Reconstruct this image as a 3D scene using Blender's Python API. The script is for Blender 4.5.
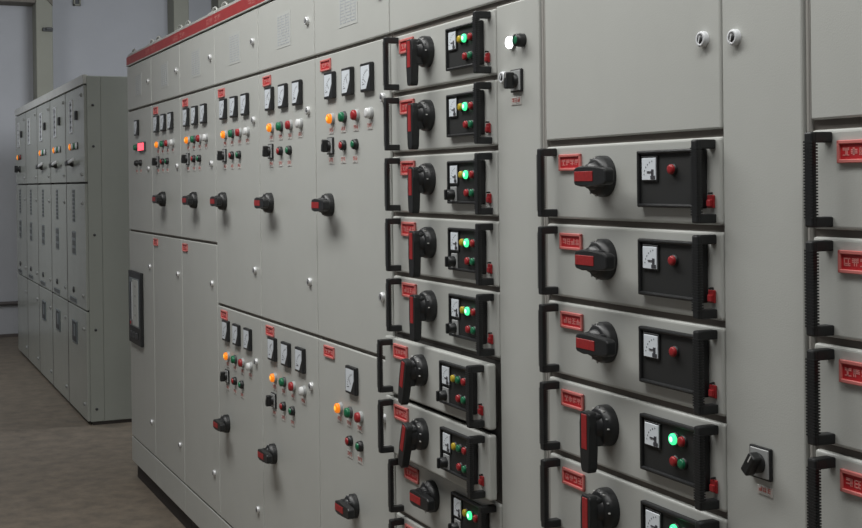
import bpy, bmesh, math, random
from mathutils import Vector, Matrix

random.seed(7)
S = bpy.context.scene
for o in list(bpy.data.objects):
    bpy.data.objects.remove(o)
C = S.collection

# ------------------------------------------------------------------ camera
cam = bpy.data.cameras.new('camera')
co = bpy.data.objects.new('camera', cam)
C.objects.link(co)
F_PX, YAW, PITCH, ROLL, PY = 1274.67, 1.15333, -0.0051, -0.0118, 188.27
fw = Vector((-math.sin(YAW) * math.cos(PITCH), math.cos(YAW) * math.cos(PITCH), math.sin(PITCH)))
rt = fw.cross(Vector((0, 0, 1))).normalized()
up = rt.cross(fw)
r2 = rt * math.cos(ROLL) + up * math.sin(ROLL)
u2 = -rt * math.sin(ROLL) + up * math.cos(ROLL)
m = Matrix((r2, u2, -fw)).transposed().to_4x4()
m.translation = Vector((6.654, -1.242, 1.511))
co.matrix_world = m
cam.sensor_width = 36
cam.lens = F_PX / 862 * 36
cam.shift_y = -(264 - PY) / 862
cam.clip_start = 0.02
S.camera = co

# ------------------------------------------------------------------ light
w = bpy.data.worlds.new('world')
S.world = w
w.use_nodes = True
w.node_tree.nodes['Background'].inputs[0].default_value = (0.75, 0.82, 1, 1)
w.node_tree.nodes['Background'].inputs[1].default_value = 0.12


def area(name, loc, size, power, color=(1, 1, 1), rot=(0, 0, 0)):
    l = bpy.data.lights.new(name, 'AREA')
    l.shape = 'RECTANGLE'
    l.size, l.size_y = size
    l.energy = power
    l.color = color
    o = bpy.data.objects.new(name, l)
    o.location = loc
    o.rotation_euler = rot
    C.objects.link(o)
    return o


# ceiling fluorescent battens along the aisle; the last is an added fill
area('ceiling_batten_near', (5.7, -0.8, 3.45), (2.4, 0.4), 40, (1, 1, 0.98))
area('ceiling_batten_middle', (2.9, -1.15, 3.45), (3.0, 0.7), 84, (1, 1, 0.98))
area('ceiling_batten_far', (-3.2, -1.6, 3.12), (2.4, 0.6), 42, (0.97, 0.99, 1), (0, math.radians(24), 0))
area('end_wall_fill', (-1.6, 1.7, 3.15), (1.4, 1.6), 95, (0.92, 0.96, 1), (0, math.radians(62), 0))  # unseen fill added behind the cabinets, tilted to brighten the end wall

S.view_settings.view_transform = 'Standard'
S.view_settings.look = 'None'
S.view_settings.gamma = 1
S.view_settings.use_curve_mapping = False
S.view_settings.exposure = 0.0

# ------------------------------------------------------------------ materials
MATS = {}


def mat(name, col, rough=0.5, metal=0.0, emit=None, es=0.0, noise=0.0, nscale=20, bump=0.0, bscale=200, col2=None, spec=0.5):
    mt = bpy.data.materials.new(name)
    mt.use_nodes = True
    nt = mt.node_tree
    b = nt.nodes['Principled BSDF']
    b.inputs['Base Color'].default_value = (*col, 1)
    b.inputs['Roughness'].default_value = rough
    b.inputs['Metallic'].default_value = metal
    b.inputs['Specular IOR Level'].default_value = spec
    if emit:
        b.inputs['Emission Color'].default_value = (*emit, 1)
        b.inputs['Emission Strength'].default_value = es
    if noise or col2 or bump:
        tc = nt.nodes.new('ShaderNodeTexCoord')
        geo = nt.nodes.new('ShaderNodeNewGeometry')
    if noise or col2:
        n = nt.nodes.new('ShaderNodeTexNoise')
        n.inputs['Scale'].default_value = nscale
        n.inputs['Detail'].default_value = 6
        n.inputs['Roughness'].default_value = 0.65
        nt.links.new(geo.outputs['Position'], n.inputs['Vector'])
        r = nt.nodes.new('ShaderNodeValToRGB')
        c2 = col2 or tuple(c * (1 - noise) for c in col)
        r.color_ramp.elements[0].position = 0.3
        r.color_ramp.elements[1].position = 0.7
        r.color_ramp.elements[0].color = (*c2, 1)
        r.color_ramp.elements[1].color = (*col, 1)
        nt.links.new(n.outputs['Fac'], r.inputs['Fac'])
        nt.links.new(r.outputs['Color'], b.inputs['Base Color'])
    if bump:
        n2 = nt.nodes.new('ShaderNodeTexNoise')
        n2.inputs['Scale'].default_value = bscale
        nt.links.new(geo.outputs['Position'], n2.inputs['Vector'])
        bp = nt.nodes.new('ShaderNodeBump')
        bp.inputs['Strength'].default_value = bump
        bp.inputs['Distance'].default_value = 0.002
        nt.links.new(n2.outputs['Fac'], bp.inputs['Height'])
        nt.links.new(bp.outputs['Normal'], b.inputs['Normal'])
    MATS[name] = mt
    return mt


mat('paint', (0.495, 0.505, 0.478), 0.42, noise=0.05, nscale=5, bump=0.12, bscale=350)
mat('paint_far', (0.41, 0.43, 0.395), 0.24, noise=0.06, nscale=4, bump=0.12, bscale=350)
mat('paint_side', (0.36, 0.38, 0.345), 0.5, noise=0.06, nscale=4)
mat('fascia_grey', (0.52, 0.53, 0.50), 0.35, noise=0.22, nscale=3)
mat('gasket', (0.15, 0.133, 0.118), 0.8)
mat('header_pale', (0.66, 0.67, 0.64), 0.3, noise=0.2, nscale=3)
mat('void', (0.05, 0.046, 0.042), 0.8)
mat('frame', (0.30, 0.29, 0.27), 0.6)
mat('plinth', (0.035, 0.028, 0.026), 0.7)
mat('black', (0.014, 0.015, 0.016), 0.42, bump=0.1, bscale=600)
mat('black_soft', (0.016, 0.017, 0.017), 0.6)
mat('dark', (0.05, 0.052, 0.055), 0.5)
mat('grey_plastic', (0.34, 0.35, 0.35), 0.45)
mat('mark', (0.55, 0.55, 0.53), 0.6)
mat('dial', (0.74, 0.79, 0.84), 0.25)
mat('dial_mark', (0.05, 0.05, 0.06), 0.6)
mat('dial_grey', (0.16, 0.19, 0.20), 0.3)
mat('chrome', (0.68, 0.69, 0.70), 0.38, metal=0.5)
mat('white_plastic', (0.72, 0.74, 0.76), 0.35)
mat('red_fascia', (0.37, 0.042, 0.044), 0.45, noise=0.15, nscale=25)
mat('red_pale', (0.48, 0.15, 0.14), 0.6)
mat('plate_rim', (0.64, 0.19, 0.175), 0.45)
mat('plate_red', (0.50, 0.022, 0.028), 0.4)
mat('plate_text', (0.72, 0.28, 0.26), 0.5)
mat('tag', (0.53, 0.50, 0.475), 0.5)
mat('vent_slot', (0.12, 0.125, 0.125), 0.6)
mat('tag_text', (0.50, 0.15, 0.13), 0.6)
mat('sheet', (0.490, 0.505, 0.485), 0.5)
mat('sheet_line', (0.40, 0.425, 0.455), 0.6)
mat('red', (0.34, 0.018, 0.022), 0.35)
mat('red_inset', (0.40, 0.022, 0.024), 0.45, noise=0.35, nscale=160)
mat('green', (0.01, 0.16, 0.07), 0.3)
mat('yellow', (0.50, 0.36, 0.02), 0.35)
mat('brown', (0.16, 0.08, 0.04), 0.4)
mat('clear', (0.72, 0.73, 0.73), 0.15)
mat('orange_lit', (0.75, 0.2, 0.01), 0.3, emit=(1, 0.24, 0.01), es=0.6)
mat('orange_core', (0.9, 0.4, 0.05), 0.3, emit=(1, 0.5, 0.06), es=0.9)
mat('green_lit', (0.05, 0.6, 0.25), 0.3, emit=(0.06, 1, 0.36), es=1.1)
mat('green_core', (0.4, 0.9, 0.6), 0.3, emit=(0.55, 1, 0.75), es=1.6)
mat('white_lit', (0.9, 0.9, 0.9), 0.3, emit=(1, 1, 1), es=3.0)
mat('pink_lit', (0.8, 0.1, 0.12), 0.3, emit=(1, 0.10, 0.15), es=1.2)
mat('silver', (0.80, 0.81, 0.82), 0.35, metal=0.2)
mat('glass_strip', (0.22, 0.24, 0.26), 0.12)
mat('wall', (0.47, 0.48, 0.51), 0.85, noise=0.08, nscale=1.5, bump=0.1, bscale=60)
mat('ceiling', (0.45, 0.44, 0.42), 0.9, noise=0.05, nscale=2)
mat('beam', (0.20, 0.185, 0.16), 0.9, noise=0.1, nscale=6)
mat('post', (0.31, 0.31, 0.262), 0.7, noise=0.08, nscale=5)
mat('floor', (0.235, 0.192, 0.148), 0.55, nscale=9, col2=(0.125, 0.106, 0.085), bump=0.3, bscale=40)
mat('baseboard', (0.10, 0.085, 0.08), 0.7)
mat('pipe', (0.11, 0.10, 0.10), 0.6)


# ------------------------------------------------------------------ mesh builder
class MB:
    """collects shapes; x to the right, z up, -y towards the viewer of a front"""

    def __init__(s):
        s.bm = bmesh.new()
        s.mats = []

    def mi(s, name):
        if name not in s.mats:
            s.mats.append(name)
        return s.mats.index(name)

    def take(s, t, mname, smooth=False):
        i = s.mi(mname)
        bmesh.ops.recalc_face_normals(t, faces=t.faces)
        for f in t.faces:
            f.material_index = i
            f.smooth = smooth
        me = bpy.data.meshes.new('tmp')
        t.to_mesh(me)
        t.free()
        s.bm.from_mesh(me)
        bpy.data.meshes.remove(me)

    def box(s, x0, x1, y0, y1, z0, z1, mname, bev=0, seg=1, rot=None, at=None):
        t = bmesh.new()
        bmesh.ops.create_cube(t, size=1)
        bmesh.ops.scale(t, vec=(x1 - x0, y1 - y0, z1 - z0), verts=t.verts)
        if bev:
            bmesh.ops.bevel(t, geom=t.edges[:], offset=bev, segments=seg, affect='EDGES', profile=0.5)
        bmesh.ops.translate(t, vec=((x0 + x1) / 2, (y0 + y1) / 2, (z0 + z1) / 2), verts=t.verts)
        if rot:
            bmesh.ops.rotate(t, cent=at or (0, 0, 0), matrix=rot, verts=t.verts)
        s.take(t, mname, False)

    def lathe(s, prof, mname, seg=20, cx=0, cz=0, axis='y'):
        """prof: list of (radius, y)"""
        t = bmesh.new()
        rings = []
        for r, y in prof:
            if r < 1e-6:
                rings.append([t.verts.new((cx, y, cz))])
            else:
                rings.append([t.verts.new((cx + r * math.cos(a), y, cz + r * math.sin(a)))
                              for a in [2 * math.pi * k / seg for k in range(seg)]])
        for a, b in zip(rings, rings[1:]):
            for k in range(seg):
                k2 = (k + 1) % seg
                if len(a) == 1 and len(b) == 1:
                    continue
                if len(a) == 1:
                    t.faces.new((a[0], b[k], b[k2]))
                elif len(b) == 1:
                    t.faces.new((a[k], a[k2], b[0]))
                else:
                    t.faces.new((a[k], a[k2], b[k2], b[k]))
        s.take(t, mname, True)

    def poly(s, pts, y0, y1, mname, bev=0):
        """outline in x,z extruded from y0 (front) to y1 (back)"""
        t = bmesh.new()
        f = [t.verts.new((x, y0, z)) for x, z in pts]
        b = [t.verts.new((x, y1, z)) for x, z in pts]
        t.faces.new(f)
        t.faces.new(b[::-1])
        n = len(pts)
        for k in range(n):
            t.faces.new((f[k], b[k], b[(k + 1) % n], f[(k + 1) % n]))
        if bev:
            bmesh.ops.bevel(t, geom=t.edges[:], offset=bev, segments=2, affect='EDGES', profile=0.5)
        s.take(t, mname)

    def tube(s, pts, r, mname, seg=8):
        t = bmesh.new()
        rings = []
        n = len(pts)
        pts = [Vector(p) for p in pts]
        for i, p in enumerate(pts):
            d = (pts[min(i + 1, n - 1)] - pts[max(i - 1, 0)]).normalized()
            a = d.orthogonal().normalized() if abs(d.y) > 0.99 else d.cross(Vector((0, 1, 0))).normalized()
            b = d.cross(a)
            rings.append([t.verts.new(p + r * (a * math.cos(q) + b * math.sin(q)))
                          for q in [2 * math.pi * k / seg for k in range(seg)]])
        for a, b in zip(rings, rings[1:]):
            for k in range(seg):
                t.faces.new((a[k], a[(k + 1) % seg], b[(k + 1) % seg], b[k]))
        t.faces.new(rings[0][::-1])
        t.faces.new(rings[-1])
        s.take(t, mname, True)

    def glyphs(s, x0, x1, z0, z1, n, y, mname, seed=0):
        """a row of small square stroke characters, flat print"""
        rnd = random.Random(seed)
        w_ = (x1 - x0) / n
        for k in range(n):
            a, b = x0 + w_ * (k + 0.1), x0 + w_ * (k + 0.88)
            h = z1 - z0
            t = min(b - a, h) * 0.14
            for zz in rnd.sample([0.05, 0.28, 0.5, 0.72, 0.93], 3):
                s.box(a, b, y - 0.0004, y, z0 + h * zz - t / 2, z0 + h * zz + t / 2, mname)
            for xx in rnd.sample([0.08, 0.35, 0.5, 0.7, 0.92], 2):
                c = a + (b - a) * xx
                s.box(c - t / 2, c + t / 2, y - 0.0004, y, z0, z1, mname)

    def mesh(s, name):
        me = bpy.data.meshes.new(name)
        s.bm.to_mesh(me)
        s.bm.free()
        for n in s.mats:
            me.materials.append(MATS[n])
        return me


CACHE = {}


def cached(f):
    def g(*a):
        k = (f.__name__, a)
        if k not in CACHE:
            CACHE[k] = f(*a)
        return CACHE[k]
    return g


WPOS = {}


def put(name, me, parent, loc, roty=0.0, label=None):
    """a mesh object at world position loc, parented to parent"""
    o = bpy.data.objects.new(name, me)
    C.objects.link(o)
    l = Vector(loc)
    WPOS[o.name] = l
    if parent:
        o.parent = parent
        o.location = l - WPOS[parent.name]
    else:
        o.location = l
    if roty:
        o.rotation_euler = (0, roty, 0)
    if label:
        o['label'] = label
    return o


def thing(name, loc, label, cat, group=None):
    o = bpy.data.objects.new(name, None)
    C.objects.link(o)
    o.empty_display_size = 0.1
    o.location = loc
    WPOS[o.name] = Vector(loc)
    o['label'] = label
    o['category'] = cat
    if group:
        o['group'] = group
    return o


def struct(name, shapes):
    b = MB()
    for a in shapes:
        b.box(*a)
    o = put(name, b.mesh(name), None, (0, 0, 0))
    o['kind'] = 'structure'
    return o


# ------------------------------------------------------------------ the room
XE, XN, YB, YF, ZC = -6.8, 10.0, 3.2, -4.2, 3.62
struct('floor', [(XE - 0.2, XN + 0.2, YF - 0.2, YB + 0.2, -0.12, 0, 'floor')])
struct('ceiling', [(XE - 0.2, XN + 0.2, YF - 0.2, YB + 0.2, ZC, ZC + 0.15, 'ceiling')])
struct('wall_end', [(XE - 0.2, XE, YF - 0.2, YB + 0.2, 0, ZC, 'wall')])
struct('wall_back', [(XE, XN, YB, YB + 0.2, 0, ZC, 'wall')])
struct('wall_aisle', [(XE, XN, YF - 0.2, YF, 0, ZC, 'wall')])
struct('wall_near', [(XN, XN + 0.2, YF - 0.2, YB + 0.2, 0, ZC, 'wall')])
struct('baseboard_end', [(XE, XE + 0.012, YF, YB, 0, 0.03, 'baseboard')])
struct('trim_1', [(XE, XE + 0.30, YF, 0.32, 3.335, ZC, 'beam')])

for y0, y1, lab in ((0.325, 0.485, 'narrow beige wall post rising behind the far cabinets, with a small clamp'),
                    (1.70, 1.86, 'narrow beige wall post above the roof rail, farther from the far cabinets'),
                    (2.17, 2.34, 'narrow beige wall post nearest the corner of the end wall')):
    b = MB()
    b.box(-0.15, 0.15, -(y1 - y0) / 2, (y1 - y0) / 2, 0, ZC, 'post', 0.008, 2)
    if y0 < 1:
        t = thing('wall_post', (XE + 0.15, (y0 + y1) / 2, 0), lab, 'post', 'posts on the end wall')
        put('shaft', b.mesh('post_shaft'), t, (XE + 0.15, (y0 + y1) / 2, 0))
        b = MB()
        b.box(0, 0.03, -0.05, 0.05, -0.018, 0.018, 'dark', 0.004)
        b.box(0.03, 0.055, -0.02, 0.035, -0.006, 0.02, 'dark', 0.003)
        put('clamp', b.mesh('post_clamp'), t, (XE + 0.30, 0.435, 3.07))
        # dark triangular plate standing in for a shadow on the post
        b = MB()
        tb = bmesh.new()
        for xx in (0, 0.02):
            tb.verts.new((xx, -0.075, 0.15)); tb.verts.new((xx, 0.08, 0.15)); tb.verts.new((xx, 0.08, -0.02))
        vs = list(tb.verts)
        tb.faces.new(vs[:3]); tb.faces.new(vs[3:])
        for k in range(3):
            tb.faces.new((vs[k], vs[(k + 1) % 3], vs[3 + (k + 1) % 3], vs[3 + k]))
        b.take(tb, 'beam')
        put('shadow_plate', b.mesh('post_shadow_plate'), t, (XE + 0.30, 0.405, 3.33))
    else:
        o = put('wall_post', b.mesh('wall_post'), None, (XE + 0.15, (y0 + y1) / 2, 0))
        o['label'] = lab
        o['category'] = 'post'
        o['group'] = 'posts on the end wall'

# small open box fixed high on the end wall
t = thing('wall_box', (XE, 0.765, 3.36), 'small beige open box fixed high on the end wall', 'box')
b = MB()
for a in ((0, .05, -.036, -.022, 0, .1), (0, .05, .022, .036, 0, .1), (0, .05, -.036, .036, 0, .014), (0, .05, -.036, .036, .086, .1)):
    b.box(*a, 'post', 0.002)
put('frame', b.mesh('wall_box_frame'), t, (XE, 0.765, 3.36))
b = MB()
b.box(0, 0.02, -.024, .024, .012, .088, 'dark', 0.002)
put('insert', b.mesh('wall_box_insert'), t, (XE, 0.765, 3.36))

# low pipe along the end wall
b = MB()
b.tube([(0, -3.8, 0.34), (0, -2, 0.34), (0, 0.0, 0.34), (0, 1.6, 0.34)], 0.02, 'pipe', 10)
for y in (-3.2, -1.6, -0.2, 1.2):
    b.box(-0.03, 0.012, y - 0.012, y + 0.012, 0.312, 0.368, 'dark', 0.003)
o = put('wall_pipe', b.mesh('wall_pipe'), None, (XE + 0.03, 0, 0))
o['label'] = 'thin dark pipe running low along the end wall'
o['category'] = 'pipe'


# ------------------------------------------------------------------ components (cached meshes, front towards -y)
@cached
def plate_mesh(w_, h, mname, bev=0.003, th=0.018):
    b = MB()
    b.box(-w_ / 2, w_ / 2, 0, th, -h / 2, h / 2, mname, bev, 2)
    return b.mesh('door')


@cached
def meter_mesh(sz, needle):
    b = MB()
    h = sz / 2
    b.box(-h, h, -0.012, 0, -h, h, 'black', 0.003, 2)
    m_ = h * 0.80
    b.poly([(-m_, -m_), (m_ * 0.25, -m_), (m_, m_ * 0.05), (m_, m_), (-m_, m_)], -0.0130, -0.0118, 'dial')
    # scale arc and needle about the lower right corner
    cx, cz = m_ * 0.75, -m_ * 0.75
    for k in range(9):
        a = math.radians(95 + k * 10)
        r0, r1 = m_ * 1.25, m_ * 1.42
        x, z = cx + r0 * math.cos(a), cz + r0 * math.sin(a)
        x2, z2 = cx + r1 * math.cos(a), cz + r1 * math.sin(a)
        d = 0.0006
        b.poly([(x - d, z - d), (x + d, z + d), (x2 + d, z2 + d), (x2 - d, z2 - d)], -0.0134, -0.0129, 'dial_mark')
    a = math.radians(needle)
    nx, nz = -math.sin(a) * 0.0007, math.cos(a) * 0.0007
    x0, z0 = cx + m_ * 0.62 * math.cos(a), cz + m_ * 0.62 * math.sin(a)
    x1, z1 = cx + m_ * 1.3 * math.cos(a), cz + m_ * 1.3 * math.sin(a)
    b.poly([(x0 - nx, z0 - nz), (x0 + nx, z0 + nz), (x1 + nx, z1 + nz), (x1 - nx, z1 - nz)], -0.0137, -0.0132, 'dial_mark')
    b.box(-m_ * .5, -m_ * .1, -0.0134, -0.0129, -m_ * .62, -m_ * .55, 'dial_mark')
    return b.mesh('meter')


@cached
def lamp_mesh(color, core, r, d, ring):
    b = MB()
    b.lathe([(r * 1.15, 0), (r * 1.15, -d * 0.3), (r * 0.98, -d * 0.42)], ring, 20)
    b.lathe([(r * 0.98, -d * 0.3), (r * 0.98, -d * 0.75), (r * 0.85, -d * 0.93), (r * 0.5, -d), (0, -d * 1.02)], color, 20)
    if core:
        b.lathe([(r * 0.55, -d * 0.9), (r * 0.45, -d * 1.05), (0, -d * 1.08)], core, 14)
    return b.mesh('indicator_lamp')


@cached
def button_mesh(cap, r, d, capd):
    b = MB()
    b.lathe([(r * 1.2, 0), (r * 1.2, -d * 0.5), (r * 1.05, -d), (r * 0.8, -d)], 'black', 20)
    b.lathe([(r * 0.78, -d * 0.6), (r * 0.78, -capd), (r * 0.6, -capd - 0.001), (0, -capd - 0.001)], cap, 18)
    return b.mesh('push_button')


@cached
def switch_mesh(sz, ang):
    b = MB()
    h = sz / 2
    b.box(-h, h, -0.006, 0, -h, h, 'black', 0.002, 2)
    b.box(-h * 0.88, h * 0.88, -0.0072, -0.004, -h * 0.88, h * 0.88, 'grey_plastic', 0.0012)
    b.lathe([(h * 0.62, -0.005), (h * 0.6, -0.014), (h * 0.5, -0.016), (0, -0.016)], 'black', 18)
    rot = Matrix.Rotation(math.radians(ang), 3, 'Y')
    b.box(-h * 0.34, h * 0.34, -0.030, -0.012, -h * 0.72, h * 0.72, 'black', 0.003, 2, rot)
    b.box(-0.001, 0.001, -0.0305, -0.029, h * 0.2, h * 0.66, 'mark', 0, 1, rot)
    return b.mesh('selector_switch')


@cached
def tag_mesh(w_, h, n, seed):
    b = MB()
    b.box(-w_ / 2, w_ / 2, -0.0012, 0, -h / 2, h / 2, 'tag', 0.0004)
    b.glyphs(-w_ * 0.42, w_ * 0.42, -h * 0.12, h * 0.38, n, -0.0012, 'tag_text', seed)
    b.glyphs(-w_ * 0.36, w_ * 0.3, -h * 0.42, -h * 0.22, n + 2, -0.0012, 'mark', seed + 3)
    return b.mesh('label_plate')


@cached
def nameplate_mesh(w_, h, n, seed):
    b = MB()
    x, z = w_ / 2, h / 2
    t = h * 0.17
    for a in ((-x, x, z - t, z), (-x, x, -z, -z + t), (-x, -x + t, -z, z), (x - t, x, -z, z)):
        b.box(a[0], a[1], -0.005, 0, a[2], a[3], 'plate_rim', 0.001)
    b.box(-x + t * 0.7, x - t * 0.7, -0.0022, 0, -z + t * 0.7, z - t * 0.7, 'plate_red')
    b.glyphs(-x + t * 1.6, x - t * 1.6, -z * 0.34, z * 0.34, n, -0.0022, 'plate_text', seed)
    return b.mesh('name_plate')


@cached
def lock_mesh(r, body, slot):
    b = MB()
    b.lathe([(r, 0), (r, -0.006), (r * 0.88, -0.009), (r * 0.6, -0.009), (r * 0.56, -0.007), (0, -0.007)], body, 20)
    b.lathe([(r * 0.5, -0.0065), (r * 0.5, -0.010), (0, -0.010)], slot, 14)
    b.box(-r * 0.09, r * 0.09, -0.0108, -0.0095, -r * 0.4, r * 0.4, body)
    return b.mesh('lock')


@cached
def rotary_mesh(r):
    """isolator handle; red end of the lever up"""
    b = MB()
    b.lathe([(r, 0), (r, -0.012), (r * 0.97, -0.016), (r * 0.86, -0.023), (r * 0.80, -0.025), (r * 0.5, -0.025), (0, -0.025)], 'black', 32)
    for k in range(-3, 4):
        a = math.radians(90 + k * 30)
        x, z = r * 0.9 * math.cos(a), r * 0.9 * math.sin(a)
        b.box(x - 0.0028, x + 0.0028, -0.0225, -0.0195, z - 0.0011, z + 0.0011, 'mark' if k % 2 else 'grey_plastic', 0, 1)
    b.lathe([(r * 0.70, -0.02), (r * 0.60, -0.036), (0, -0.036)], 'black', 24)
    b.box(-0.0185, 0.0185, -0.038, -0.020, -0.034, 0.024, 'black', 0.004, 2)
    s_ = 1.06
    o_ = [(-0.012, 0.027), (0.012, 0.027), (0.0155, 0.022), (0.018, 0.004), (0.0155, -0.030), (0.0145, -0.070), (0.010, -0.078),
          (-0.010, -0.078), (-0.0145, -0.070), (-0.0155, -0.030), (-0.018, 0.004), (-0.0155, 0.022)]
    b.poly([(x * s_, z * s_) for x, z in o_], -0.051, -0.032, 'black', 0.003)
    b.box(-0.0085 * s_, 0.0085 * s_, -0.0520, -0.050, -0.037 * s_, 0.023 * s_, 'red_inset', 0.0006)
    return b.mesh('rotary_handle')


@cached
def pull_mesh(h):
    b = MB()
    for s_ in (-1, 1):
        z = s_ * (h / 2 - 0.0075)
        b.box(-0.009, 0.009, -0.032, 0, z - 0.0075, z + 0.0075, 'black', 0.002, 2)
    b.box(-0.0085, 0.0085, -0.037, -0.028, -h / 2, h / 2, 'black', 0.003, 2)
    n = 26
    for k in range(n):
        z = -h / 2 + 0.014 + (h - 0.028) * k / (n - 1)
        b.box(-0.0088, 0.0098, -0.0376, -0.0275, z - 0.0012, z + 0.0012, 'black')
    return b.mesh('pull_handle')


@cached
def panel_mesh(w_, h):
    b = MB()
    x, z, t = w_ / 2, h / 2, 0.0065
    b.box(-x, x, -0.006, 0, -z, z, 'black', 0.0028, 2)
    b.box(-x + 0.006, x - 0.006, -0.0066, -0.004, -z + 0.006, z - 0.006, 'black_soft')
    for a in ((-x, x, z - t, z), (-x, x, -z, -z + t), (-x, -x + t, -z, z), (x - t, x, -z, z)):
        b.box(a[0], a[1], -0.012, -0.002, a[2], a[3], 'black', 0.0026, 2)
    return b.mesh('control_panel')


@cached
def small_meter_mesh(w_, h):
    b = MB()
    b.box(-w_ / 2 - 0.003, w_ / 2 + 0.003, -0.003, 0, -h / 2 - 0.003, h / 2 + 0.003, 'black', 0.0008)
    b.box(-w_ / 2, w_ / 2, -0.0045, 0, -h / 2, h / 2, 'dial', 0.0006)
    b.box(w_ * 0.16, w_ * 0.46, -0.0056, -0.0045, -h * 0.46, -h * 0.30, 'dial_mark')
    b.box(w_ * 0.22, w_ * 0.36, -0.0056, -0.0045, -h * 0.30, -h * 0.02, 'dial_mark')
    b.box(-w_ * 0.10, w_ * 0.28, -0.0056, -0.0045, -h * 0.16, -h * 0.10, 'dial_mark')
    for k in range(6):
        a = math.radians(100 + 14 * k)
        x, z = w_ * 0.38 + 0.72 * w_ * math.cos(a), -h * 0.36 + 0.72 * h * math.sin(a)
        b.box(x - 0.0008, x + 0.0008, -0.005, -0.0045, z - 0.0012, z + 0.0012, 'dial_grey')
    return b.mesh('meter')


@cached
def small_knob_mesh():
    b = MB()
    b.box(-0.015, 0.015, -0.004, 0, -0.018, 0.018, 'grey_plastic', 0.001)
    b.lathe([(0.0125, -0.003), (0.0115, -0.018), (0.009, -0.021), (0, -0.021)], 'black', 16)
    b.box(-0.0035, 0.0035, -0.026, -0.012, -0.012, 0.012, 'black', 0.0015)
    return b.mesh('selector_knob')


@cached
def latch_mesh():
    b = MB()
    b.box(-0.008, 0.008, -0.005, 0, -0.0105, 0.0105, 'red', 0.0015, 2)
    b.box(-0.006, 0.006, -0.008, -0.004, -0.008, 0.003, 'red', 0.0012, 2)
    b.box(-0.0015, 0.0015, -0.009, 0, 0.0115, 0.0150, 'black', 0.0005)
    return b.mesh('latch')


@cached
def sheet_mesh():
    b = MB()
    w_, h = 0.15, 0.113
    b.box(-w_ / 2, w_ / 2, -0.0008, 0, -h / 2, h / 2, 'sheet')
    rnd = random.Random(3)
    for k in range(11):
        z = h * (0.40 - 0.08 * k)
        x0 = -w_ * 0.42
        while x0 < w_ * 0.36:
            l = rnd.uniform(0.012, 0.045)
            b.box(x0, min(x0 + l, w_ * 0.42), -0.0013, -0.0008, z - 0.0012, z + 0.0012, 'sheet_line')
            x0 += l + rnd.uniform(0.004, 0.012)
    for x in (-0.06, -0.02, 0.025, 0.06):
        b.box(x - 0.0008, x + 0.0008, -0.0013, -0.0008, -h * 0.4, h * 0.42, 'sheet_line')
    return b.mesh('diagram_sheet')


@cached
def drawer_mesh(w_, h):
    b = MB()
    b.box(-w_ / 2, w_ / 2, 0, 0.020, -h / 2, h / 2, 'paint', 0.005, 3)
    b.box(-w_ / 2 + 0.02, w_ / 2 - 0.02, 0.019, 0.044, -h / 2 + 0.012, h / 2 - 0.012, 'void')
    return b.mesh('drawer')


@cached
def carcass_mesh(w_, h, d, front, side, z0):
    b = MB()
    b.box(-w_ / 2, w_ / 2, 0.004, d, z0, h, side)
    b.box(-w_ / 2 + 0.0015, w_ / 2 - 0.0015, 0, 0.006, z0, h, front)
    return b.mesh('carcass')


@cached
def eye_mesh():
    b = MB()
    pts = [(0.042 * math.cos(a), 0, -0.004 + 0.021 * math.sin(a)) for a in [math.pi * k / 12 for k in range(13)]]
    b.tube(pts, 0.0042, 'fascia_grey', 8)
    b.box(-0.055, 0.055, -0.014, 0.014, -0.006, 0.0, 'fascia_grey', 0.002)
    return b.mesh('lifting_eye')


@cached
def fascia_mesh(w_, seed):
    b = MB()
    b.box(-w_ / 2, w_ / 2, -0.003, 0.02, -0.020, 0.022, 'red_fascia', 0.001)
    b.box(-w_ / 2, w_ / 2, -0.005, 0.02, -0.026, -0.020, 'fascia_grey', 0.001)
    return b.mesh('fascia')


@cached
def fascia_text_mesh(seed):
    b = MB()
    b.glyphs(-0.05, 0.05, -0.009, 0.011, 2, 0, 'red_pale', seed)
    return b.mesh('lettering')


# ------------------------------------------------------------------ shared assembly
DY = 0.40     # cabinet root sits at half depth


def cabinet(x0, x1, label, y0=0.0, name='switchgear_cabinet', group='cabinets of the long main row'):
    return thing(name, ((x0 + x1) / 2, y0 + DY, 0), label, 'cabinet', group)


def shell(cab, x0, x1, k, rail=True):
    w_ = x1 - x0 - 0.002
    cx = (x0 + x1) / 2
    put('carcass', carcass_mesh(round(w_, 4), 2.122, 0.78, 'gasket', 'paint', 0.09), cab, (cx, 0.008, 0))
    b = MB(); b.box(-w_ / 2, w_ / 2, 0, 0.72, 0, 0.089, 'plinth')
    put('plinth', b.mesh('plinth'), cab, (cx, 0.028, 0))
    put('base_panel', plate_mesh(round(w_, 4), 0.124, 'paint', 0.002), cab, (cx, 0.001, 0.153))
    f = put('fascia', fascia_mesh(round(w_, 4), 0), cab, (cx, 0, 2.148), label='red header strip with pale characters')
    for sx, sd in ((x0 + 0.065, 2 * k + 1), (x1 - 0.065, 2 * k + 2)):
        put('lettering', fascia_text_mesh(sd % 5), f, (sx, -0.0031, 2.148))
    b = MB(); b.box(-w_ / 2, w_ / 2, 0.0, 0.03, 0, 0.012, 'fascia_grey', 0.002); b.box(-w_ / 2, w_ / 2, 0.03, 0.78, 0.0, 0.006, 'paint')
    b.box(-w_ / 2, w_ / 2, 0.03, 0.78, -0.048, 0.0, 'paint')
    put('roof_rail', b.mesh('roof_rail'), cab, (cx, 0.002, 2.171))
    for sx in (x0 + 0.075, x1 - 0.075):
        put('lifting_eye', eye_mesh(), cab, (sx, 0.022, 2.189))


def door(cab, x0, x1, z0, z1, gap=0.0032, gz=0.005, y=0.0, m_='paint'):
    w_, h = round(x1 - x0 - 2 * gap, 4), round(z1 - z0 - 2 * gz, 4)
    return put('door', plate_mesh(w_, h, m_), cab, ((x0 + x1) / 2, y, (z0 + z1) / 2))


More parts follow.
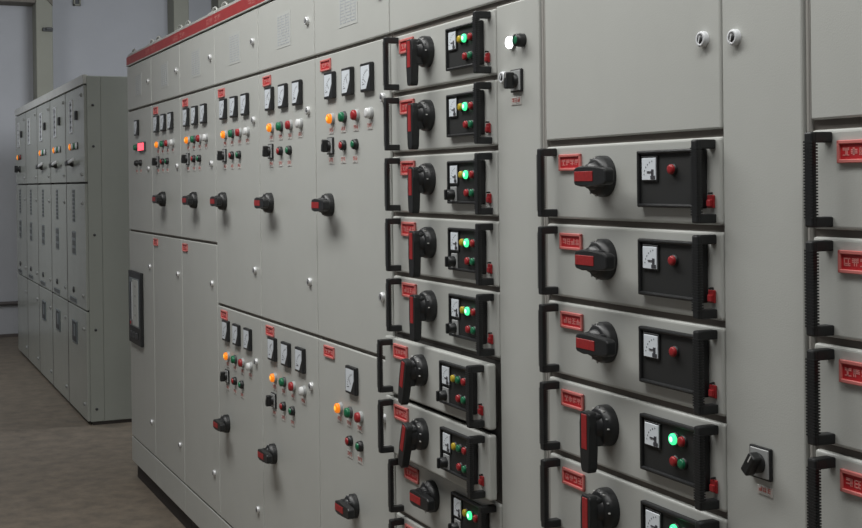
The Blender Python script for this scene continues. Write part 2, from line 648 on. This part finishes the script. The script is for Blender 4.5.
def lock(d, x, z, kind=0):
    if kind == 0:
        put('lock', lock_mesh(0.0125, 'chrome', 'dark'), d, (x, 0, z), math.radians(15))
    else:
        put('lock', lock_mesh(0.0130, 'white_plastic', 'dark'), d, (x, 0, z), math.radians(20), 'white round lock with dark keyhole')


LAMPC = {'orange': ('orange_lit', 'orange_core'), 'green': ('green', None), 'red': ('red', None), 'clear': ('clear', None)}
TS = [0]


def tag(d, x, z, w_=0.040, h=0.020):
    TS[0] += 1
    put('label_plate', tag_mesh(w_, h, 3, TS[0] % 6), d, (x, 0, z))


def control_set(d, x0, z, meters=(0.133, 0.283, 0.433), lamps=((0.158, 'orange'), (0.260, 'green'), (0.361, 'red'), (0.466, 'clear')),
                sw=True, buttons=(0.256, 0.352), plate=True, lower=0.0, mdx=0.0):
    """door equipment; z is the height of the lamp row"""
    k = len(CACHE)
    if plate:
        put('name_plate', nameplate_mesh(0.088, 0.034, 3, int(x0 * 10) % 4), d, (x0 + 0.106, 0, z + 0.160 - lower), label='red name plate')
    for i, mx in enumerate(meters):
        put('meter', meter_mesh(0.078, (118, 150, 165, 135)[(i + int(x0 * 5)) % 4]), d, (x0 + mx + mdx, 0, z + 0.097 - lower * 0.25), label='square panel meter')
    for lx, c in lamps:
        put('indicator_lamp', lamp_mesh(*LAMPC[c], 0.0145, 0.019, 'dark' if c == 'green' else 'grey_plastic'), d, (x0 + lx, 0, z), label=c + ' indicator lamp')
        tag(d, x0 + lx - 0.012, z - 0.034)
    if sw:
        put('selector_switch', switch_mesh(0.050, 8), d, (x0 + 0.142, 0, z - 0.078))
        tag(d, x0 + 0.142, z - 0.121)
    for i, bx in enumerate(buttons):
        put('push_button', button_mesh(('red', 'green')[i % 2], 0.0125, 0.013, 0.016), d, (x0 + bx, 0, z - 0.080), label=('red', 'green')[i % 2] + ' push button')
        tag(d, x0 + bx - 0.012, z - 0.121)


def rotary(d, x, z, y=0.0, ang=-90, r=0.034):
    put('rotary_handle', rotary_mesh(r), d, (x, y, z), math.radians(ang), 'black rotary handle with red inset')


# ------------------------------------------------------------------ main row, 600 mm cabinets
PL = ['grey cabinet with a single meter and a glowing red light, tall controller below',
      'grey cabinet with plain lower door, next to the one with the glowing red light',
      'grey cabinet with plain lower door, beside one with meters above and below',
      'grey cabinet with meters above and below, beside a plain lower door',
      'grey cabinet with meters above and below, between the two other cabinets fitted so',
      'grey cabinet whose lower door has a single meter, beside the drawer cabinet']
for k in range(6):
    x0, x1 = 0.6 * k, 0.6 * (k + 1)
    cab = cabinet(x0, x1, PL[k])
    shell(cab, x0, x1, k)
    top = door(cab, x0, x1, 1.892, 2.122)
    lock(top, x0 + 0.540, 2.007)
    put('diagram_sheet', sheet_mesh(), top, (x0 + 0.295, -0.0002, 2.008), label='faint pale wiring diagram sheet')
    zs = 1.280 if k < 3 else 1.047
    up_ = door(cab, x0, x1, zs, 1.892)
    lo_ = door(cab, x0, x1, 0.218, zs)
    if k == 0:
        put('meter', meter_mesh(0.078, 150), up_, (x0 + 0.262, 0, 1.797), label='square panel meter')
        put('indicator_lamp', lamp_mesh('green', None, 0.0145, 0.019, 'dark'), up_, (x0 + 0.235, 0, 1.699), label='dark indicator lamp')
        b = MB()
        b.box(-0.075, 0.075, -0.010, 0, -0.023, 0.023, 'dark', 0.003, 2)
        b.box(-0.070, 0.070, -0.013, -0.008, -0.018, 0.018, 'pink_lit', 0.004, 2)  # lit face widened to take in the red lamp's bloom
        put('lit_lamp_glow', b.mesh('lit_lamp_glow'), up_, (x0 + 0.385, 0, 1.699), label='glowing red light with its bloom')
        for bx in (0.245, 0.345):
            put('push_button', button_mesh('black', 0.0125, 0.013, 0.016), up_, (x0 + bx, 0, 1.621))
            tag(up_, x0 + bx - 0.01, 1.580)
        lock(up_, x0 + 0.527, 1.590)
        # tall controller
        b = MB()
        b.box(-0.155, 0.155, -0.016, 0, -0.180, 0.185, 'black', 0.004, 2)
        b.box(-0.118, 0.118, -0.018, -0.012, -0.092, 0.152, 'dial_grey', 0.001)
        b.box(-0.035, 0.105, -0.0195, -0.016, -0.085, 0.145, 'sheet', 0.001)
        b.box(-0.095, -0.075, -0.0195, -0.016, -0.060, 0.130, 'dark', 0.001)
        b.box(-0.055, -0.045, -0.0195, -0.016, -0.060, 0.130, 'white_plastic', 0.0005)
        for i in range(4):
            b.box(0.02, 0.055, -0.0205, -0.019, 0.108 - i * 0.048, 0.118 - i * 0.048, 'grey_plastic')
        b.box(-0.10, -0.085, -0.021, -0.017, -0.085, -0.070, 'red')
        for i in range(3):
            b.box(-0.09 + i * 0.065, -0.05 + i * 0.065, -0.022, -0.014, -0.150, -0.118, 'dark', 0.002)
        put('controller', b.mesh('controller'), lo_, (x0 + 0.20, 0, 0.893), label='tall black framed controller with pale window')
    else:
        control_set(up_, x0, 1.697, mdx=(0, 0, 0.003, 0.010, 0.012, 0.019)[k])
        rotary(up_, x0 + (0.265 if k < 3 else 0.130), 1.447)
        lock(up_, x0 + (0.540 if k < 5 else 0.556), 1.592 if k < 3 else 1.733)
        if k >= 3:
            lock(up_, x0 + 0.535, 1.209)
    if k in (1, 2):
        put('name_plate', nameplate_mesh(0.088, 0.034, 2, k), lo_, (x0 + 0.068, 0, 1.243), label='red name plate')
    if k < 3:
        lock(lo_, x0 + 0.527, 1.121)
        lock(lo_, x0 + 0.527, 0.376)
    else:
        if k < 5:
            control_set(lo_, x0, 0.864, lower=0.010, mdx=0.010)
            rotary(lo_, x0 + 0.135, 0.606)
        else:
            control_set(lo_, x0, 0.864, meters=(0.305,), lamps=((0.198, 'orange'), (0.279, 'green'), (0.362, 'red')), sw=False,
                        buttons=(0.280, 0.362), lower=0.010)
            rotary(lo_, x0 + 0.305, 0.606)
        lock(lo_, x0 + 0.536, 0.889)
        lock(lo_, x0 + 0.536, 0.372)


# ------------------------------------------------------------------ drawers
def drawer(cab, x0, x1, ztop, h, dx, col, kind, lever, pulled=0.0, knob=False, green_on=True, opx=None, seed=0):
    w_ = x1 - x0
    y = -pulled
    cz = ztop - h / 2
    d = put('drawer', drawer_mesh(round(w_, 4), round(h - 0.011, 4)), cab, ((x0 + x1) / 2, y, cz))
    hz = ztop - 0.0765
    put('pull_handle', pull_mesh(0.134), d, (x0 + dx['h1'], y, hz))
    put('pull_handle', pull_mesh(0.134), d, (x0 + dx['h2'], y, hz))
    put('name_plate', nameplate_mesh(*((0.088, 0.036) if not col else (0.082, 0.032)), 4, seed % 5), d, (x0 + dx['pl'], y, ztop - dx['plz']), label='red name plate')
    put('rotary_handle', rotary_mesh(0.038), d, (x0 + (opx or dx['op']), y, ztop - dx['opz']), math.radians(lever), 'black rotary handle with red inset')
    pw = dx['pw']
    px0, pz = x0 + dx['px'], ztop - dx['pz']
    put('control_panel', panel_mesh(pw, 0.098), d, (px0 + pw / 2, y, pz), label='black control panel')
    yp = y - 0.0066
    put('meter', small_meter_mesh(0.037 if not col else 0.042, 0.040 if not col else 0.038), d, (px0 + (0.035 if not col else 0.037), yp, pz + (0.018 if not col else 0.017)), label='small pale meter')
    if knob:
        put('selector_knob', small_knob_mesh(), d, (px0 + 0.032, yp, pz - 0.028))

    def lp(c, x, z, lab):
        core = 'green_core' if c == 'green_lit' else None
        put('indicator_lamp', lamp_mesh(c, core, 0.0086 if c != 'green_lit' else 0.0098, 0.010, 'black'), d, (x0 + x, yp, z), label=lab)
    z1, z2 = ztop - 0.056, ztop - 0.097
    if kind == 'full':
        lp('yellow', 0.443, z1, 'yellow indicator lamp')
        lp('green_lit' if green_on else 'green', 0.468, z1, 'lit green indicator lamp' if green_on else 'green indicator lamp')
        lp('red', 0.498, z1, 'red indicator lamp')
        lp('red', 0.470, z2, 'red push button')
        lp('green', 0.497, z2, 'green push button')
    elif kind == 'one':
        lp('red', 0.449, ztop - 0.056, 'red indicator lamp')
    else:
        lp('green_lit', 0.446, ztop - 0.050, 'lit green indicator lamp')
        lp('red', 0.470, ztop - 0.050, 'red indicator lamp')
        lp('red', 0.447, ztop - 0.087, 'red push button')
        lp('green', 0.470, ztop - 0.087, 'green push button')
    put('latch', latch_mesh(), d, (x0 + dx['la'], y, ztop - dx['laz']), label='red latch')
    return d


D1 = dict(h1=0.048, h2=0.570, pl=0.112, plz=0.036, op=0.240, opz=0.064, px=0.364, pw=0.180, pz=0.073, la=0.565, laz=0.109)
D2 = dict(h1=0.036, h2=0.547, pl=0.098, plz=0.038, op=0.222, opz=0.0655, px=0.343, pw=0.190, pz=0.0715, la=0.545, laz=0.109)
DR = 'drawer cabinets of the main row'


def mid_frame(cab, x0, x1, z0, z1):
    b = MB(); b.box(x0, x1, 0.003, 0.016, z0, z1, 'frame', 0.002, 2)
    cx = WPOS[cab.name]
    put('frame_post', b.mesh('frame_post'), cab, (0, 0, 0))


# cabinet with two drawers pulled out
x0, x1 = 3.6, 4.412
cab = cabinet(x0, x1, 'grey drawer cabinet with two drawers standing proud, white lit lamp on side door', group=DR)
shell(cab, x0, x1, 6)
top = door(cab, x0, x1 - 0.006, 1.892, 2.122)
lock(top, x0 + 0.74, 2.007)
for k in range(10):
    zt = 1.888 - 0.153 * k
    if k in (5, 6):
        drawer(cab, 3.606, 4.203, zt, 0.153, D1, 0, 'full', 14 if k == 5 else 18, pulled=0.026, knob=True, green_on=False, seed=k)
    elif k == 7:
        drawer(cab, 3.606, 4.203, zt, 0.153, D1, 0, 'full', -90, knob=True, seed=k)
    else:
        drawer(cab, 3.606, 4.203, zt, 0.153, D1, 0, 'full', 0, knob=k >= 2, seed=k)
b = MB(); b.box(-0.300, 0.300, -0.0015, 0, -0.152, 0.152, 'void')  # dark plate standing in for shade behind the two pulled drawers
put('bay_shade', b.mesh('bay_shade'), cab, (3.9055, 0.0078, 0.970))
door(cab, 3.604, 4.205, 0.218, 0.356)
sd = door(cab, 4.207, 4.402, 0.218, 1.890)
put('indicator_lamp', lamp_mesh('white_lit', None, 0.0132, 0.014, 'grey_plastic'), sd, (4.286, 0, 1.800), label='glowing white indicator lamp')
put('push_button', button_mesh('green', 0.0118, 0.020, 0.019), sd, (4.332, 0, 1.800), label='black push button with green cap')
put('selector_switch', switch_mesh(0.048, 5), sd, (4.306, 0, 1.719))
lock(sd, 4.246, 1.730, 1)
tag(sd, 4.298, 1.677, 0.044, 0.017)
mid_frame(cab, 4.4025, 4.411, 0.218, 1.89)

# cabinet with plain upper door
x0, x1 = 4.412, 5.196
cab = cabinet(x0, x1, 'grey drawer cabinet with a plain locked door above its drawers', group=DR)
shell(cab, x0, x1, 7)
top = door(cab, 4.421, 4.993, 1.584, 2.122, 0.002, 0.006)
lock(top, 4.950, 1.736, 1)
for k in range(9):
    zt = 1.583 - 0.1525 * k
    drawer(cab, 4.422, 4.991, zt, 0.1525, D2, 1, 'one' if k < 3 else 'two', -90 if k < 3 else 0, seed=k + 2)
sd = door(cab, 4.993, 5.187, 0.218, 2.122)
lock(sd, 5.032, 1.730, 1)
put('selector_switch', switch_mesh(0.050, 35), sd, (5.086, 0, 1.078))
tag(sd, 5.092, 1.036, 0.036, 0.014)
mid_frame(cab, 4.4125, 4.4205, 0.218, 2.12)
mid_frame(cab, 5.1885, 5.1955, 0.218, 2.12)

# cabinet at the edge of the view
x0, x1 = 5.196, 5.98
cab = cabinet(x0, x1, 'grey drawer cabinet next to the tall strip door carrying a rotary switch', group=DR)
shell(cab, x0, x1, 8)
top = door(cab, 5.200, 5.775, 1.586, 2.122, 0.002, 0.007)
lock(top, 5.734, 1.736, 1)
for k in range(9):
    zt = 1.584 - 0.1525 * k
    drawer(cab, 5.202, 5.773, zt, 0.1525, D2, 1, 'one' if k < 3 else 'two', -90 if k < 3 else 0, seed=k + 5, opx=0.178 if k == 3 else None)
sd = door(cab, 5.775, 5.973, 0.218, 2.122)
lock(sd, 5.816, 1.730, 1)
mid_frame(cab, 5.1965, 5.1995, 0.218, 2.12)


# ------------------------------------------------------------------ far row, 800 mm cabinets
@cached
def far_window_mesh(ww):
    b = MB()
    h, w_ = 0.22, ww
    for a in ((-w_ / 2, w_ / 2, h / 2 - .01, h / 2), (-w_ / 2, w_ / 2, -h / 2, -h / 2 + .01), (-w_ / 2, -w_ / 2 + .01, -h / 2, h / 2), (w_ / 2 - .03, w_ / 2, -h / 2, h / 2)):
        b.box(a[0], a[1], -0.006, 0, a[2], a[3], 'white_plastic', 0.001)
    b.box(-w_ / 2 + .008, w_ / 2 - .028, -0.003, 0, -h / 2 + .008, h / 2 - .008, 'glass_strip')
    for i in range(5):
        z = 0.08 - i * 0.038
        b.box(-w_ / 2 + .02, w_ / 2 - .045, -0.0038, -0.002, z - .008, z + .008, 'dial_mark')
    return b.mesh('window_strip')


@cached
def far_box_mesh():
    b = MB()
    b.box(-0.033, 0.033, -0.014, 0, -0.029, 0.029, 'black', 0.003)
    b.box(-0.022, 0.022, -0.0155, -0.012, -0.018, 0.02, 'dark', 0.002)
    return b.mesh('display')


@cached
def far_handle_mesh():
    b = MB()
    b.lathe([(0.026, 0), (0.026, -0.012), (0.018, -0.02), (0.018, -0.034), (0, -0.034)], 'black', 20)
    b.box(-0.06, 0.05, -0.046, -0.026, -0.014, 0.014, 'black', 0.004, 2)
    b.box(0.05, 0.27, -0.042, -0.030, -0.010, 0.010, 'silver', 0.004, 2)
    return b.mesh('lever_handle')


@cached
def far_knob_mesh():
    b = MB()
    b.lathe([(0.03, 0), (0.03, -0.01), (0.02, -0.014), (0.018, -0.04), (0, -0.04)], 'black', 20)
    b.box(-0.008, 0.008, -0.05, -0.02, -0.03, 0.03, 'black', 0.003)
    return b.mesh('knob')


@cached
def vent_mesh(w_, h, n):
    b = MB()
    b.box(-w_ / 2, w_ / 2, -0.002, 0, -h / 2, h / 2, 'dial_grey', 0.0008)
    for i in range(n):
        z = -h / 2 + h * (i + 0.5) / n
        b.box(-w_ * .42, w_ * .42, -0.0035, -0.001, z - h / n * .32, z + h / n * .32, 'vent_slot')
    return b.mesh('vent')


@cached
def lower_window_mesh():
    b = MB()
    b.box(-0.10, 0.10, -0.006, 0, -0.075, 0.075, 'dial_grey', 0.002)
    b.box(-0.09, 0.085, -0.007, -0.004, -0.065, 0.065, 'dark', 0.001)
    b.box(-0.02, 0.05, -0.0085, -0.006, -0.03, 0.05, 'dial_grey', 0.001)
    return b.mesh('inspection_window')


FL = ['grey cabinet at the end of the far row, its side panel exposed to the aisle',
      'far row grey cabinet second from the exposed side panel, with silver lever handle',
      'far row grey cabinet with silver lever handle, beside the one without lamps',
      'far row grey cabinet without lamps or handle on its upper door',
      'far row grey cabinet nearest the end wall, with a black knob instead of a lever']
YF0 = 0.02
for k in range(5):
    x1 = -1.565 - 0.8 * k
    x0 = x1 - 0.8
    cab = cabinet(x0, x1, FL[k], YF0, 'far_cabinet', 'cabinets of the far row')
    cx = (x0 + x1) / 2
    w_ = 0.798
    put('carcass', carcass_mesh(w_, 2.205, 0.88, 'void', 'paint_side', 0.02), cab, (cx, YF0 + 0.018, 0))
    b = MB(); b.box(-w_ / 2, w_ / 2, 0, 0.84, 0, 0.02, 'plinth')
    put('plinth', b.mesh('far_plinth'), cab, (cx, YF0 + 0.03, 0))
    put('header', plate_mesh(w_, 0.058, 'header_pale', 0.002, 0.03), cab, (cx, YF0 - 0.004, 2.184))
    xd = x1 - (0.026 if k else 0.0)
    if k:
        b = MB(); b.box(-0.0135, 0.0135, 0, 0.018, -1.065, 1.065, 'plinth', 0.001)
        put('joint_seal', b.mesh('joint_seal'), cab, (x1 - 0.0125, YF0 + 0.0005, 1.087))
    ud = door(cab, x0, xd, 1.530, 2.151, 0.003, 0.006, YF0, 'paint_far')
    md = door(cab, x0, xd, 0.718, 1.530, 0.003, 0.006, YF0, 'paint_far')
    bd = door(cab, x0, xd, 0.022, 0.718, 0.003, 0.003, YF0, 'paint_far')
    put('window_strip', far_window_mesh(0.13), ud, (x0 + 0.265, YF0, 1.973), label='tall pale framed window strip')
    if k != 3:
        put('display', far_box_mesh(), ud, (x0 + 0.505, YF0, 1.970))
        cols = ['orange', 'clear', 'green', 'clear'] if k < 4 else ['orange', 'green', 'red']
        for i, c in enumerate(cols):
            put('indicator_lamp', lamp_mesh(*(LAMPC[c] if c != 'clear' else ('white_plastic', None)), 0.021, 0.016, 'dark'), ud, (x0 + 0.235 + i * 0.095, YF0, 1.772), label=c + ' indicator lamp')
        if k < 4:
            put('lever_handle', far_handle_mesh(), ud, (x0 + 0.31, YF0, 1.664), math.radians(-4))
        else:
            put('knob', far_knob_mesh(), ud, (x0 + 0.36, YF0, 1.666))
    for z, d in ((2.09, ud), (1.585, ud), (1.40, md), (0.81, md), (0.6, bd), (0.12, bd)):
        put('lock', lock_mesh(0.012, 'grey_plastic', 'dark'), d, (x0 + 0.70, YF0, z))
    put('vent', vent_mesh(0.10, 0.215, 8), md, (x0 + 0.32, YF0, 1.380))
    put('vent', vent_mesh(0.15, 0.155, 3), md, (x0 + 0.31, YF0, 1.133))
    put('vent', vent_mesh(0.30, 0.034, 1), md, (x0 + 0.25, YF0, 0.752))
    put('keyhole', lock_mesh(0.02, 'dark', 'black'), md, (x0 + 0.29, YF0, 0.822))
    if k < 3:
        put('inspection_window', lower_window_mesh(), bd, (x0 + 0.315, YF0, 0.545))
    if k == 0:
        b = MB()
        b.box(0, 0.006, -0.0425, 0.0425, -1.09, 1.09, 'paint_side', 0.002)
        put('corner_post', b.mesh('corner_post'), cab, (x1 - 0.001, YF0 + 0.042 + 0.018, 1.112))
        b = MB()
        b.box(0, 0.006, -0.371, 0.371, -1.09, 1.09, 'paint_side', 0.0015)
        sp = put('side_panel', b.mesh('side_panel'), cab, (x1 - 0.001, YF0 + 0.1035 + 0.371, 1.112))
        for z in (2.02, 1.76, 1.2, 0.60, 0.10):
            b = MB()
            b.lathe([(0.009, 0), (0.008, -0.004), (0, -0.005)], 'dark', 12)
            me = b.mesh('screw')
            me.transform(Matrix.Rotation(math.radians(90), 4, 'Z'))
            put('screw', me, cab, (x1 + 0.005, YF0 + 0.055, z))
